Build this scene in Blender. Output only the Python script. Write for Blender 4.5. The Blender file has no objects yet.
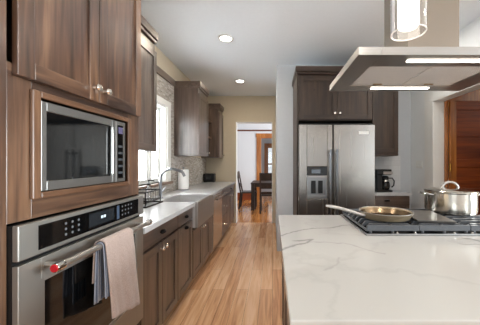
import bpy, bmesh, math, random
from mathutils import Vector, Matrix
PI = math.pi
sc = bpy.context.scene
COL = sc.collection
random.seed(7)

# ------------------------------------------------------------------ camera, world, lights, exposure
cd = bpy.data.cameras.new('camera'); cam = bpy.data.objects.new('camera', cd); COL.objects.link(cam)
cam.location = (0, 0, 1.32); cam.rotation_euler = (PI/2, 0, 0)
cd.sensor_width = 36; cd.lens = 18.75; cd.shift_x = -32.5/480; cd.clip_start = 0.05
sc.camera = cam

w = bpy.data.worlds.new('sky'); sc.world = w; w.use_nodes = True
wb = w.node_tree.nodes['Background']; wb.inputs[0].default_value = (0.90, 0.96, 1.0, 1); wb.inputs[1].default_value = 0.6

def area(name, loc, rot, sx, sy, energy, col=(1, 1, 1), shape='RECTANGLE', spread=PI):
    l = bpy.data.lights.new(name, 'AREA'); l.shape = shape; l.size = sx; l.size_y = sy
    l.energy = energy; l.color = col; l.spread = spread
    o = bpy.data.objects.new(name, l); COL.objects.link(o); o.location = loc; o.rotation_euler = rot
    return o
# daylight through the big openings behind and to the right of the camera, and in the dining room
area('daylight_rear', (-0.4, -3.05, 1.55), (PI/2+0.35, 0, 0), 1.8, 1.7, 30, (0.86, 0.95, 1.0))
area('daylight_rear_right', (4.6, -3.05, 1.55), (PI/2+0.35, 0, 0), 1.8, 1.7, 30, (0.86, 0.95, 1.0))
area('daylight_right', (8.0, 0.6, 1.3), (PI/2+0.15, 0, PI/2), 5.0, 2.2, 620, (0.86, 0.95, 1.0))
area('daylight_window', (-1.62, 2.94, 1.57), (PI/2, 0, -PI/2), 0.94, 1.0, 48, (0.92, 0.97, 1.0))
area('daylight_dining', (2.8, 7.2, 1.6), (PI/2, 0, PI/2), 2.6, 2.0, 92, (0.97, 0.99, 1.0))
area('fill_side_room', (3.3, 2.3, 2.2), (PI/2-0.6, 0, 0), 0.8, 0.8, 3, (1.0, 0.95, 0.88))  # added fill inside the closed side room, not daylight

sc.view_settings.view_transform = 'Standard'; sc.view_settings.look = 'None'
sc.view_settings.gamma = 1; sc.view_settings.use_curve_mapping = False
sc.view_settings.exposure = 0.41

# ------------------------------------------------------------------ materials
def lin(c):
    f = lambda v: (v/255/12.92) if v/255 <= 0.04045 else ((v/255+0.055)/1.055)**2.4
    return (f(c[0]), f(c[1]), f(c[2]), 1)
def new(name):
    m = bpy.data.materials.new(name); m.use_nodes = True
    nt = m.node_tree; return m, nt, nt.nodes, nt.links, nt.nodes['Principled BSDF']
def plain(name, c, rough=0.5, metal=0.0, spec=0.5, emit=None, es=0, trans=0, ior=1.45, alpha=1, noise=0.06, nscale=30):
    m, nt, N, L, b = new(name)
    b.inputs['Roughness'].default_value = rough; b.inputs['Metallic'].default_value = metal
    b.inputs['Specular IOR Level'].default_value = spec; b.inputs['IOR'].default_value = ior
    b.inputs['Transmission Weight'].default_value = trans; b.inputs['Alpha'].default_value = alpha
    cc = lin(c)
    if noise and not trans:
        tc = N.new('ShaderNodeTexCoord'); n = N.new('ShaderNodeTexNoise'); n.inputs['Scale'].default_value = nscale
        n.inputs['Detail'].default_value = 3; L.new(tc.outputs['Object'], n.inputs['Vector'])
        r = N.new('ShaderNodeValToRGB'); L.new(n.outputs['Fac'], r.inputs[0])
        r.color_ramp.elements[0].position = 0.3; r.color_ramp.elements[1].position = 0.7
        r.color_ramp.elements[0].color = [v*(1-noise) for v in cc[:3]]+[1]
        r.color_ramp.elements[1].color = [min(1, v*(1+noise)) for v in cc[:3]]+[1]
        L.new(r.outputs[0], b.inputs['Base Color'])
    else:
        b.inputs['Base Color'].default_value = cc
    if emit:
        b.inputs['Emission Color'].default_value = lin(emit); b.inputs['Emission Strength'].default_value = es
    return m
def wood(name, dark, mid, light, grain='z', rough=0.36, coat=0.15, scale=1.0, knots=True, lo=0.36, hi=0.66, crough=0.2):
    m, nt, N, L, b = new(name)
    tc = N.new('ShaderNodeTexCoord')
    mp = N.new('ShaderNodeMapping'); L.new(tc.outputs['Object'], mp.inputs[0])
    s = {'z': (22, 22, 1.3), 'y': (22, 1.3, 22), 'x': (1.3, 22, 22)}[grain]
    mp.inputs['Scale'].default_value = [v*scale for v in s]
    n1 = N.new('ShaderNodeTexNoise'); n1.inputs['Scale'].default_value = 1.6; n1.inputs['Detail'].default_value = 7
    n1.inputs['Distortion'].default_value = 0.6; L.new(mp.outputs[0], n1.inputs[0])
    mp2 = N.new('ShaderNodeMapping'); L.new(tc.outputs['Object'], mp2.inputs[0])
    mp2.inputs['Scale'].default_value = {'z': (6, 6, 1.6), 'y': (6, 1.6, 6), 'x': (1.6, 6, 6)}[grain]
    n2 = N.new('ShaderNodeTexNoise'); n2.inputs['Scale'].default_value = 1.0; n2.inputs['Detail'].default_value = 3
    L.new(mp2.outputs[0], n2.inputs[0])
    mx = N.new('ShaderNodeMath'); mx.operation = 'ADD'; L.new(n1.outputs['Fac'], mx.inputs[0])
    L.new(n2.outputs['Fac'], mx.inputs[1])
    hf = N.new('ShaderNodeMath'); hf.operation = 'MULTIPLY'; hf.inputs[1].default_value = 0.5; L.new(mx.outputs[0], hf.inputs[0])
    r = N.new('ShaderNodeValToRGB'); L.new(hf.outputs[0], r.inputs[0])
    e = r.color_ramp.elements; e[0].position = lo; e[0].color = lin(dark); e[1].position = hi; e[1].color = lin(light)
    k = e.new(0.5); k.color = lin(mid)
    out = r.outputs[0]
    if knots:
        v = N.new('ShaderNodeTexVoronoi'); v.inputs['Scale'].default_value = 2.6
        mp3 = N.new('ShaderNodeMapping'); L.new(tc.outputs['Object'], mp3.inputs[0])
        mp3.inputs['Scale'].default_value = {'z': (1.6, 1.6, 1), 'y': (1.6, 1, 1.6), 'x': (1, 1.6, 1.6)}[grain]
        L.new(mp3.outputs[0], v.inputs['Vector'])
        kr = N.new('ShaderNodeValToRGB'); L.new(v.outputs['Distance'], kr.inputs[0])
        kr.color_ramp.elements[0].position = 0.02; kr.color_ramp.elements[0].color = (0.25, 0.25, 0.25, 1)
        kr.color_ramp.elements[1].position = 0.07; kr.color_ramp.elements[1].color = (1, 1, 1, 1)
        mm = N.new('ShaderNodeMix'); mm.data_type = 'RGBA'; mm.blend_type = 'MULTIPLY'; mm.inputs[0].default_value = 0.8
        L.new(out, mm.inputs[6]); L.new(kr.outputs[0], mm.inputs[7]); out = mm.outputs[2]
    L.new(out, b.inputs['Base Color'])
    b.inputs['Roughness'].default_value = rough; b.inputs['Coat Weight'].default_value = coat; b.inputs['Coat Roughness'].default_value = crough; b.inputs['Coat IOR'].default_value = 1.68
    bp = N.new('ShaderNodeBump'); bp.inputs['Strength'].default_value = 0.08; bp.inputs['Distance'].default_value = 0.002
    L.new(n1.outputs['Fac'], bp.inputs['Height']); L.new(bp.outputs[0], b.inputs['Normal'])
    return m
def steel(name, c=(190, 190, 190), rough=0.28, brush='x'):
    m, nt, N, L, b = new(name)
    tc = N.new('ShaderNodeTexCoord'); mp = N.new('ShaderNodeMapping'); L.new(tc.outputs['Object'], mp.inputs[0])
    mp.inputs['Scale'].default_value = {'x': (1, 40, 40), 'y': (40, 1, 40), 'z': (40, 40, 1)}[brush]
    n = N.new('ShaderNodeTexNoise'); n.inputs['Scale'].default_value = 1; n.inputs['Detail'].default_value = 2
    L.new(mp.outputs[0], n.inputs[0])
    mr = N.new('ShaderNodeMapRange'); mr.inputs[3].default_value = rough-0.012; mr.inputs[4].default_value = rough+0.012
    L.new(n.outputs['Fac'], mr.inputs[0]); L.new(mr.outputs[0], b.inputs['Roughness'])
    b.inputs['Base Color'].default_value = lin(c); b.inputs['Metallic'].default_value = 1
    return m
def planks(name, c1, c2, c3, width=0.125, length=1.3, rough=0.33):
    m, nt, N, L, b = new(name)
    tc = N.new('ShaderNodeTexCoord'); mp = N.new('ShaderNodeMapping'); L.new(tc.outputs['Object'], mp.inputs[0])
    mp.inputs['Rotation'].default_value = (0, 0, PI/2)
    br = N.new('ShaderNodeTexBrick'); L.new(mp.outputs[0], br.inputs[0])
    br.inputs['Scale'].default_value = 1; br.inputs['Brick Width'].default_value = length; br.inputs['Row Height'].default_value = width
    br.inputs['Mortar Size'].default_value = 0.0012; br.inputs['Mortar Smooth'].default_value = 0.3; br.offset = 0.37
    br.inputs['Color1'].default_value = (0, 0, 0, 1); br.inputs['Color2'].default_value = (1, 1, 1, 1); br.inputs['Mortar'].default_value = (0.5, 0.5, 0.5, 1)
    mp2 = N.new('ShaderNodeMapping'); L.new(tc.outputs['Object'], mp2.inputs[0]); mp2.inputs['Scale'].default_value = (16, 1.1, 1)
    n = N.new('ShaderNodeTexNoise'); n.inputs['Scale'].default_value = 1.5; n.inputs['Detail'].default_value = 7; n.inputs['Distortion'].default_value = 1.2
    L.new(mp2.outputs[0], n.inputs[0])
    a = N.new('ShaderNodeMath'); a.operation = 'MULTIPLY_ADD'; a.inputs[1].default_value = 0.28
    L.new(br.outputs['Color'], a.inputs[0]); L.new(n.outputs['Fac'], a.inputs[2])
    r = N.new('ShaderNodeValToRGB'); L.new(a.outputs[0], r.inputs[0])
    e = r.color_ramp.elements; e[0].position = 0.38; e[0].color = lin(c1); e[1].position = 0.86; e[1].color = lin(c3); k = e.new(0.62); k.color = lin(c2)
    mm = N.new('ShaderNodeMix'); mm.data_type = 'RGBA'; mm.blend_type = 'MIX'; L.new(br.outputs['Fac'], mm.inputs[0])
    L.new(r.outputs[0], mm.inputs[6]); mm.inputs[7].default_value = lin([v*0.55 for v in c1])
    L.new(mm.outputs[2], b.inputs['Base Color']); b.inputs['Roughness'].default_value = rough
    bp = N.new('ShaderNodeBump'); bp.inputs['Strength'].default_value = 0.15; bp.inputs['Distance'].default_value = 0.002; bp.invert = True
    L.new(br.outputs['Fac'], bp.inputs['Height']); L.new(bp.outputs[0], b.inputs['Normal'])
    return m
def tiles(name, cols, axes=('y', 'z'), tw=0.06, th=0.018, mortar=(190, 186, 180), rough=0.25):
    m, nt, N, L, b = new(name)
    tc = N.new('ShaderNodeTexCoord'); sp = N.new('ShaderNodeSeparateXYZ'); L.new(tc.outputs['Object'], sp.inputs[0])
    cb = N.new('ShaderNodeCombineXYZ'); L.new(sp.outputs[axes[0].upper()], cb.inputs[0]); L.new(sp.outputs[axes[1].upper()], cb.inputs[1])
    br = N.new('ShaderNodeTexBrick'); L.new(cb.outputs[0], br.inputs[0]); br.inputs['Scale'].default_value = 1
    br.inputs['Brick Width'].default_value = tw; br.inputs['Row Height'].default_value = th; br.inputs['Mortar Size'].default_value = 0.0012
    br.inputs['Color1'].default_value = (0, 0, 0, 1); br.inputs['Color2'].default_value = (1, 1, 1, 1); br.inputs['Mortar'].default_value = (0.5, 0.5, 0.5, 1)
    r = N.new('ShaderNodeValToRGB'); L.new(br.outputs['Color'], r.inputs[0]); e = r.color_ramp.elements
    e[0].color = lin(cols[0]); e[1].color = lin(cols[-1])
    for i, c in enumerate(cols[1:-1]): k = e.new((i+1)/(len(cols)-1)); k.color = lin(c)
    mm = N.new('ShaderNodeMix'); mm.data_type = 'RGBA'; L.new(br.outputs['Fac'], mm.inputs[0]); L.new(r.outputs[0], mm.inputs[6]); mm.inputs[7].default_value = lin(mortar)
    L.new(mm.outputs[2], b.inputs['Base Color']); b.inputs['Roughness'].default_value = rough
    return m
def marble(name, base, vein, segs=(), rough=0.16):
    m, nt, N, L, b = new(name)
    tc = N.new('ShaderNodeTexCoord')
    nd = N.new('ShaderNodeTexNoise'); nd.inputs['Scale'].default_value = 7; nd.inputs['Detail'].default_value = 5; L.new(tc.outputs['Object'], nd.inputs[0])
    sub = N.new('ShaderNodeVectorMath'); sub.operation = 'SUBTRACT'; L.new(nd.outputs['Color'], sub.inputs[0]); sub.inputs[1].default_value = (0.5, 0.5, 0.5)
    sca = N.new('ShaderNodeVectorMath'); sca.operation = 'SCALE'; L.new(sub.outputs[0], sca.inputs[0]); sca.inputs['Scale'].default_value = 0.11
    add = N.new('ShaderNodeVectorMath'); add.operation = 'ADD'; L.new(tc.outputs['Object'], add.inputs[0]); L.new(sca.outputs[0], add.inputs[1])
    total = None
    def addv(sock):
        nonlocal total
        if total is None: total = sock; return
        q = N.new('ShaderNodeMath'); q.operation = 'MAXIMUM'; L.new(total, q.inputs[0]); L.new(sock, q.inputs[1]); total = q.outputs[0]
    for (p, q_, wd, st) in segs:
        P = Vector(p); D = Vector(q_)-P; Ln = D.length; D.normalize()
        s1 = N.new('ShaderNodeVectorMath'); s1.operation = 'SUBTRACT'; L.new(add.outputs[0], s1.inputs[0]); s1.inputs[1].default_value = (P.x, P.y, 0)
        s2 = N.new('ShaderNodeVectorMath'); s2.operation = 'MULTIPLY'; L.new(s1.outputs[0], s2.inputs[0]); s2.inputs[1].default_value = (1, 1, 0)
        dt = N.new('ShaderNodeVectorMath'); dt.operation = 'DOT_PRODUCT'; L.new(s2.outputs[0], dt.inputs[0]); dt.inputs[1].default_value = (D.x, D.y, 0)
        cl = N.new('ShaderNodeClamp'); L.new(dt.outputs['Value'], cl.inputs[0]); cl.inputs[1].default_value = 0; cl.inputs[2].default_value = Ln
        pr = N.new('ShaderNodeVectorMath'); pr.operation = 'SCALE'; pr.inputs[0].default_value = (D.x, D.y, 0); L.new(cl.outputs[0], pr.inputs['Scale'])
        ds = N.new('ShaderNodeVectorMath'); ds.operation = 'DISTANCE'; L.new(s2.outputs[0], ds.inputs[0]); L.new(pr.outputs[0], ds.inputs[1])
        mr = N.new('ShaderNodeMapRange'); mr.inputs[1].default_value = 0; mr.inputs[2].default_value = wd; mr.inputs[3].default_value = st; mr.inputs[4].default_value = 0
        L.new(ds.outputs['Value'], mr.inputs[0]); addv(mr.outputs[0])
    nv = N.new('ShaderNodeTexNoise'); nv.inputs['Scale'].default_value = 1.7; nv.inputs['Detail'].default_value = 8; L.new(add.outputs[0], nv.inputs[0])
    ab = N.new('ShaderNodeMath'); ab.operation = 'SUBTRACT'; ab.inputs[1].default_value = 0.5; L.new(nv.outputs['Fac'], ab.inputs[0])
    ab2 = N.new('ShaderNodeMath'); ab2.operation = 'ABSOLUTE'; L.new(ab.outputs[0], ab2.inputs[0])
    mr = N.new('ShaderNodeMapRange'); mr.inputs[2].default_value = 0.02; mr.inputs[3].default_value = 0.08; mr.inputs[4].default_value = 0; L.new(ab2.outputs[0], mr.inputs[0])
    addv(mr.outputs[0])
    mx = N.new('ShaderNodeMix'); mx.data_type = 'RGBA'; L.new(total, mx.inputs[0]); mx.inputs[6].default_value = lin(base); mx.inputs[7].default_value = lin(vein)
    L.new(mx.outputs[2], b.inputs['Base Color']); b.inputs['Roughness'].default_value = rough
    return m
def cloth(name, c, stripes=None, axis='Y'):
    m, nt, N, L, b = new(name)
    tc = N.new('ShaderNodeTexCoord'); n = N.new('ShaderNodeTexNoise'); n.inputs['Scale'].default_value = 220; n.inputs['Detail'].default_value = 3
    L.new(tc.outputs['Object'], n.inputs[0])
    r = N.new('ShaderNodeValToRGB'); L.new(n.outputs['Fac'], r.inputs[0]); cc = lin(c)
    r.color_ramp.elements[0].position = 0.3; r.color_ramp.elements[0].color = [v*0.8 for v in cc[:3]]+[1]
    r.color_ramp.elements[1].position = 0.7; r.color_ramp.elements[1].color = [min(1, v*1.15) for v in cc[:3]]+[1]
    out = r.outputs[0]
    if stripes:
        wv = N.new('ShaderNodeTexWave'); wv.bands_direction = axis; wv.inputs['Scale'].default_value = 22; L.new(tc.outputs['Object'], wv.inputs[0])
        kr = N.new('ShaderNodeValToRGB'); L.new(wv.outputs['Fac'], kr.inputs[0]); kr.color_ramp.elements[0].position = 0.35; kr.color_ramp.elements[1].position = 0.6
        mx = N.new('ShaderNodeMix'); mx.data_type = 'RGBA'; L.new(kr.outputs[0], mx.inputs[0]); L.new(out, mx.inputs[6]); mx.inputs[7].default_value = lin(stripes); out = mx.outputs[2]
    L.new(out, b.inputs['Base Color']); b.inputs['Roughness'].default_value = 0.95; b.inputs['Sheen Weight'].default_value = 0.3
    bp = N.new('ShaderNodeBump'); bp.inputs['Strength'].default_value = 0.4; bp.inputs['Distance'].default_value = 0.002
    L.new(n.outputs['Fac'], bp.inputs['Height']); L.new(bp.outputs[0], b.inputs['Normal'])
    return m

W = {}
for g in 'xyz':
    W['t'+g] = wood('warm_alder_'+g, (46, 30, 22), (82, 57, 42), (120, 89, 66), g, rough=0.32, coat=0.9, lo=0.37, hi=0.64)
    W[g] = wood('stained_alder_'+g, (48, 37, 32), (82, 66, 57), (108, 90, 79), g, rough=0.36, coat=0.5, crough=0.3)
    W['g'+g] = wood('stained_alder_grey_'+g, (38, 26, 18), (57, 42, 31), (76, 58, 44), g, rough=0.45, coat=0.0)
TRIMW = wood('trim_wood', (82, 56, 39), (108, 78, 57), (132, 100, 75), 'z', knots=False)
OAKZ = wood('orange_fir', (138, 78, 30), (170, 104, 46), (192, 126, 64), 'z', knots=False)
OAKX = wood('orange_fir_across', (96, 36, 4), (126, 54, 8), (150, 72, 14), 'x', knots=False, rough=0.55, coat=0)
DARKW = wood('espresso_wood', (26, 16, 12), (38, 24, 18), (52, 35, 27), 'z', knots=False, rough=0.5, coat=0)
FLOOR = planks('hickory_planks', (184, 130, 92), (222, 170, 126), (240, 198, 158), rough=0.27)
FLOOR2 = planks('glossy_oak_strip', (150, 92, 46), (184, 122, 68), (202, 146, 90), 0.06, 0.9, 0.14)
CEIL = plain('ceiling_paint', (240, 247, 253), 0.9, noise=0.01)
CREAM = plain('cream_paint', (208, 195, 172), 0.85, noise=0.015)
GREY = plain('pale_grey_paint', (198, 201, 204), 0.85, noise=0.015)
WHITEW = plain('dining_paint', (224, 226, 230), 0.85, noise=0.01)
TRIM = plain('white_trim_paint', (236, 236, 232), 0.4, noise=0.01)
SS = {g: steel('brushed_steel_'+g, (182, 178, 174), 0.40, g) for g in 'xyz'}
SSF = steel('fridge_steel', (158, 154, 149), 0.27, 'z')
SSH = steel('handle_steel', (120, 122, 126), 0.3, 'z')
SSM = steel('microwave_steel', (156, 155, 152), 0.4, 'y')
SSO = steel('oven_steel', (170, 168, 163), 0.5, 'y')
CHROME = steel('polished_steel', (214, 212, 208), 0.12, 'z')
NICKEL = steel('brushed_nickel', (142, 143, 146), 0.3, 'z')
BLACKGL = plain('black_glass', (8, 9, 10), 0.06, spec=0.95, noise=0)
BLACK = plain('black_plastic', (18, 18, 19), 0.4, noise=0.1)
DARKVOID = plain('dark_interior', (12, 11, 11), 0.7, noise=0)
IRON = plain('cast_iron', (78, 81, 86), 0.32, spec=0.8, noise=0.15, nscale=200)
GRIDDLE = plain('seasoned_steel_plate', (112, 108, 104), 0.42, metal=0.6, noise=0.1)
QUARTZ = marble('white_quartz', (204, 206, 209), (120, 116, 114), rough=0.2)
SEGS = []
def vein(pts, wd, st):
    for a, b_ in zip(pts[:-1], pts[1:]): SEGS.append((a, b_, wd, st))
GLASS = plain('clear_glass', (255, 255, 255), 0.0, trans=1, noise=0)
PAPER = plain('paper', (246, 245, 243), 0.95, noise=0.02)
BRONZE = plain('dark_bronze', (30, 27, 26), 0.35, metal=0.8, noise=0.1)
CRYSTAL = plain('satin_nickel_knob', (226, 218, 208), 0.16, metal=0.9, noise=0.03)
REDM = plain('red_enamel', (176, 20, 34), 0.25, noise=0.03)
BRASS = plain('brass', (200, 150, 70), 0.25, metal=1, noise=0.05)
LEDM = plain('led_strip_light', (255, 255, 255), 0.5, emit=(255, 246, 232), es=9, noise=0)
BULB = plain('frosted_bulb_light', (255, 255, 255), 0.6, emit=(255, 246, 234), es=5, noise=0)
CAN = plain('downlight_lens', (255, 255, 255), 0.5, emit=(255, 248, 238), es=12, noise=0)
DISPLAY = plain('lit_display', (190, 205, 215), 0.4, emit=(190, 205, 215), es=0.8, noise=0)
ICON = plain('control_icons', (100, 104, 108), 0.5, noise=0)
MESHF = None

# ------------------------------------------------------------------ mesh builder
OFF = {}
class MB:
    def __init__(s): s.v = []; s.f = []; s.fm = []; s.m = 0
    def poly(s, vs, faces):
        n = len(s.v); s.v += [tuple(p) for p in vs]
        for f in faces: s.f.append([n+i for i in f]); s.fm.append(s.m)
        return s
    def box(s, x0, x1, y0, y1, z0, z1):
        x0, x1 = sorted((x0, x1)); y0, y1 = sorted((y0, y1)); z0, z1 = sorted((z0, z1))
        return s.poly([(x0, y0, z0), (x1, y0, z0), (x1, y1, z0), (x0, y1, z0), (x0, y0, z1), (x1, y0, z1), (x1, y1, z1), (x0, y1, z1)],
                      [(3, 2, 1, 0), (4, 5, 6, 7), (0, 1, 5, 4), (1, 2, 6, 5), (2, 3, 7, 6), (3, 0, 4, 7)])
    def hexa(s, bottom, top):     # two quads, counter-clockwise from above
        return s.poly(list(bottom)+list(top), [(3, 2, 1, 0), (4, 5, 6, 7), (0, 1, 5, 4), (1, 2, 6, 5), (2, 3, 7, 6), (3, 0, 4, 7)])
    def tube(s, pts, r, seg=12, closed=False, caps=True):
        pts = [Vector(p) for p in pts]; n = len(pts); rs = r if isinstance(r, (list, tuple)) else [r]*n
        base = len(s.v); up = None
        for i, p in enumerate(pts):
            a = pts[(i-1) % n] if (closed or i > 0) else p; c = pts[(i+1) % n] if (closed or i < n-1) else p
            t = (c-a).normalized()
            if up is None:
                up = Vector((0, 0, 1)) if abs(t.z) < 0.9 else Vector((1, 0, 0))
            sd = t.cross(up).normalized(); up = sd.cross(t).normalized()
            for k in range(seg):
                q = 2*PI*k/seg; s.v.append(tuple(p+(sd*math.cos(q)+up*math.sin(q))*rs[i]))
        m = n if closed else n-1
        for i in range(m):
            for k in range(seg):
                a = base+i*seg+k; b_ = base+i*seg+(k+1) % seg; j = (i+1) % n
                s.f.append([a, b_, base+j*seg+(k+1) % seg, base+j*seg+k]); s.fm.append(s.m)
        if caps and not closed:
            s.f.append([base+k for k in range(seg)][::-1]); s.fm.append(s.m)
            s.f.append([base+(n-1)*seg+k for k in range(seg)]); s.fm.append(s.m)
        return s
    def cyl(s, p0, p1, r0, r1=None, seg=24):
        return s.tube([p0, p1], [r0, r0 if r1 is None else r1], seg)
    def lathe(s, c, prof, seg=40, axis='z', close=True):
        base = len(s.v); n = len(prof)
        for (r, h) in prof:
            for k in range(seg):
                q = 2*PI*k/seg; a, b_ = max(r, 1e-4)*math.cos(q), max(r, 1e-4)*math.sin(q)
                d = {'z': (a, b_, h), 'x': (h, a, b_), 'y': (b_, h, a)}[axis]
                s.v.append((c[0]+d[0], c[1]+d[1], c[2]+d[2]))
        for i in range(n-1):
            for k in range(seg):
                s.f.append([base+i*seg+k, base+i*seg+(k+1) % seg, base+(i+1)*seg+(k+1) % seg, base+(i+1)*seg+k]); s.fm.append(s.m)
        if close:
            s.f.append([base+k for k in range(seg)][::-1]); s.fm.append(s.m)
            s.f.append([base+(n-1)*seg+k for k in range(seg)]); s.fm.append(s.m)
        return s
    def build(s, name, mats, parent=None, loc=None, bevel=0.0, smooth=False, seg=2):
        if not isinstance(mats, (list, tuple)): mats = [mats]
        off = OFF[parent.name] if parent else Vector(loc if loc is not None else (0, 0, 0))
        me = bpy.data.meshes.new(name)
        me.from_pydata([(x-off.x, y-off.y, z-off.z) for x, y, z in s.v], [], s.f)
        for m in mats: me.materials.append(m)
        me.polygons.foreach_set('material_index', s.fm)
        bm = bmesh.new(); bm.from_mesh(me); bmesh.ops.recalc_face_normals(bm, faces=bm.faces); bm.to_mesh(me); bm.free()
        if smooth:
            me.polygons.foreach_set('use_smooth', [True]*len(me.polygons))
            me.set_sharp_from_angle(angle=0.6)
        me.update()
        o = bpy.data.objects.new(name, me); COL.objects.link(o); OFF[o.name] = off
        if parent: o.parent = parent
        elif loc is not None: o.location = off
        if bevel:
            b = o.modifiers.new('bevel', 'BEVEL'); b.width = bevel; b.segments = seg; b.limit_method = 'ANGLE'; b.angle_limit = 0.7
        return o
def tag(o, label, cat, group=None):
    o['label'] = label; o['category'] = cat
    if group: o['group'] = group
    return o
def thing(name, label, cat, loc, group=None):
    o = bpy.data.objects.new(name, None); COL.objects.link(o); o.location = loc; o.empty_display_size = 0.1
    OFF[o.name] = Vector(loc); return tag(o, label, cat, group)
def struct(name, mb, mats, bevel=0, parent=None):
    o = mb.build(name, mats, parent, bevel=bevel)
    if not parent: o['kind'] = 'structure'
    return o
def bx(*a): return MB().box(*a)

# ------------------------------------------------------------------ the setting
WX = -1.45          # left wall
BY = 5.45           # back wall
MY = 3.72           # wall behind the refrigerator
RX = 2.06           # right wall
CZ = 2.77
struct('floor', bx(-1.6, 6.0, -3.2, 5.5, -0.1, 0), FLOOR)
struct('floor_dining', bx(-3.2, 4.0, 5.501, 12, -0.1, 0), FLOOR2)
struct('ceiling', bx(-1.6, 6.0, -3.2, 5.6, CZ, CZ+0.1), CEIL)
struct('ceiling_dining', bx(-3.2, 4.0, 5.601, 12, CZ, CZ+0.1), CEIL)
wy0, wy1, wz0, wz1 = 2.46, 3.42, 1.06, 2.08
m = MB(); m.box(WX-0.15, WX, -1.2, wy0, 0, CZ).box(WX-0.15, WX, wy1, BY+0.15, 0, CZ).box(WX-0.15, WX, wy0, wy1, 0, wz0).box(WX-0.15, WX, wy0, wy1, wz1, CZ)
struct('wall_left', m, CREAM)
m = MB(); m.box(WX, -0.791, BY, BY+0.15, 0, CZ).box(-0.791, 0.0, BY, BY+0.15, 2.2, CZ).box(0.0, 0.2, BY, BY+0.15, 0, CZ)
struct('wall_back', m, CREAM)
m = MB(); m.box(0.066, 0.2, MY, BY, 0, CZ).box(0.2, 4.2, MY, MY+0.13, 0, CZ)
struct('wall_middle', m, GREY)
m = MB(); m.box(RX, RX+0.12, 3.19, MY, 0, CZ).box(RX, RX+0.12, 2.24, 3.19, 2.11, CZ).box(RX, RX+0.12, 1.95, 2.24, 0, CZ)
struct('wall_right', m, plain('lightened_wall_paint', (238, 240, 240), 0.8, noise=0.01))  # paint lightened in place of light that this wall lacks
m = MB(); m.box(RX+0.12, 4.2, 1.95, 2.07, 0, CZ).box(4.2, 4.32, 1.95, MY+0.13, 0, CZ)
struct('side_room_blocker', m, CREAM)  # unseen walls added to keep outside light off the open door
m = MB(); m.box(RX-0.02, RX, 3.19, 3.355, 0, 2.11).box(RX-0.02, RX, 2.08, 3.355, 2.11, 2.245).box(RX-0.02, RX, 2.08, 2.24, 0, 2.11)
m.box(RX-0.02, RX+0.12, 3.175, 3.19, 0, 2.11).box(RX-0.02, RX+0.12, 2.24, 3.175, 2.095, 2.11).box(RX-0.02, RX+0.12, 2.24, 2.255, 0, 2.095)
struct('trim_1', m, TRIM, 0.002)
m = MB(); m.box(-0.800, -0.788, BY-0.004, BY+0.154, 0.001, 2.205).box(-0.012, 0.0, BY-0.004, BY+0.154, 0.001, 2.205).box(-0.788, -0.012, BY-0.004, BY+0.154, 2.193, 2.205)
struct('trim_5', m, TRIM, 0.002)
m = MB()
for a, b_ in ((-1.6, -1.3), (0.5, 1.72), (1.98, 3.7), (5.5, 6.0)): m.box(a, b_, -3.25, -3.1, 0, CZ)
for a, b_ in ((-1.3, 0.5), (1.72, 1.98), (3.7, 5.5)): m.box(a, b_, -3.25, -3.1, 0, 0.7).box(a, b_, -3.25, -3.1, 2.4, CZ)
struct('wall_rear', m, GREY)
# dining room shell beyond the opening
m = MB(); m.box(-3.2, -0.42, 8.8, 8.95, 0, CZ).box(-0.42, 0.7, 8.8, 8.95, 2.2, CZ).box(0.7, 4.0, 8.8, 8.95, 0, CZ)
struct('wall_dining', m, WHITEW)
struct('wall_dining_left', bx(-3.2, -3.05, 5.6, 8.8, 0, CZ), WHITEW)
m = MB(); m.box(-3.2, -0.24, 11.0, 11.15, 0, CZ).box(-0.24, 0.5, 11.0, 11.15, 0, 0.5).box(-0.24, 0.5, 11.0, 11.15, 2.02, CZ).box(0.5, 4, 11.0, 11.15, 0, CZ)
struct('wall_far', m, WHITEW)
struct('trim_2', bx(-3.05, 4.0, 8.77, 8.8, 2.42, 2.47), plain('rail_wood', (110, 62, 44), 0.4), 0.003)
struct('baseboard_dining', bx(-3.05, -0.56, 8.775, 8.8, 0, 0.26), OAKX, 0.003)
m = MB(); m.box(-0.56, -0.42, 8.77, 8.8, 0, 2.2).box(-0.58, 0.86, 8.77, 8.8, 2.2, 2.34).box(0.7, 0.84, 8.77, 8.8, 0, 2.2)
m.box(-0.42, -0.40, 8.77, 8.97, 0, 2.2).box(0.68, 0.7, 8.77, 8.97, 0, 2.2).box(-0.4, 0.68, 8.77, 8.97, 2.18, 2.2)
struct('door_1', m, OAKZ, 0.003)
w2 = MB(); w2.box(-0.36, -0.24, 10.97, 11.0, 0.4, 2.16).box(-0.24, 0.5, 10.97, 11.0, 2.02, 2.16).box(0.5, 0.62, 10.97, 11.0, 0.4, 2.16).box(-0.4, 0.66, 10.94, 11.0, 0.44, 0.5)
w2o = struct('window_2', w2, OAKZ, 0.003)
m = MB(); m.box(-0.24, -0.19, 11.02, 11.06, 0.5, 2.02).box(0.45, 0.5, 11.02, 11.06, 0.5, 2.02).box(-0.19, 0.45, 11.02, 11.06, 1.96, 2.02).box(-0.19, 0.45, 11.02, 11.06, 0.5, 0.56).box(-0.19, 0.45, 11.02, 11.06, 1.22, 1.28)
struct('sash', m, OAKZ, parent=w2o)
struct('pane', bx(-0.19, 0.45, 11.035, 11.043, 0.56, 1.96), GLASS, parent=w2o)

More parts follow.
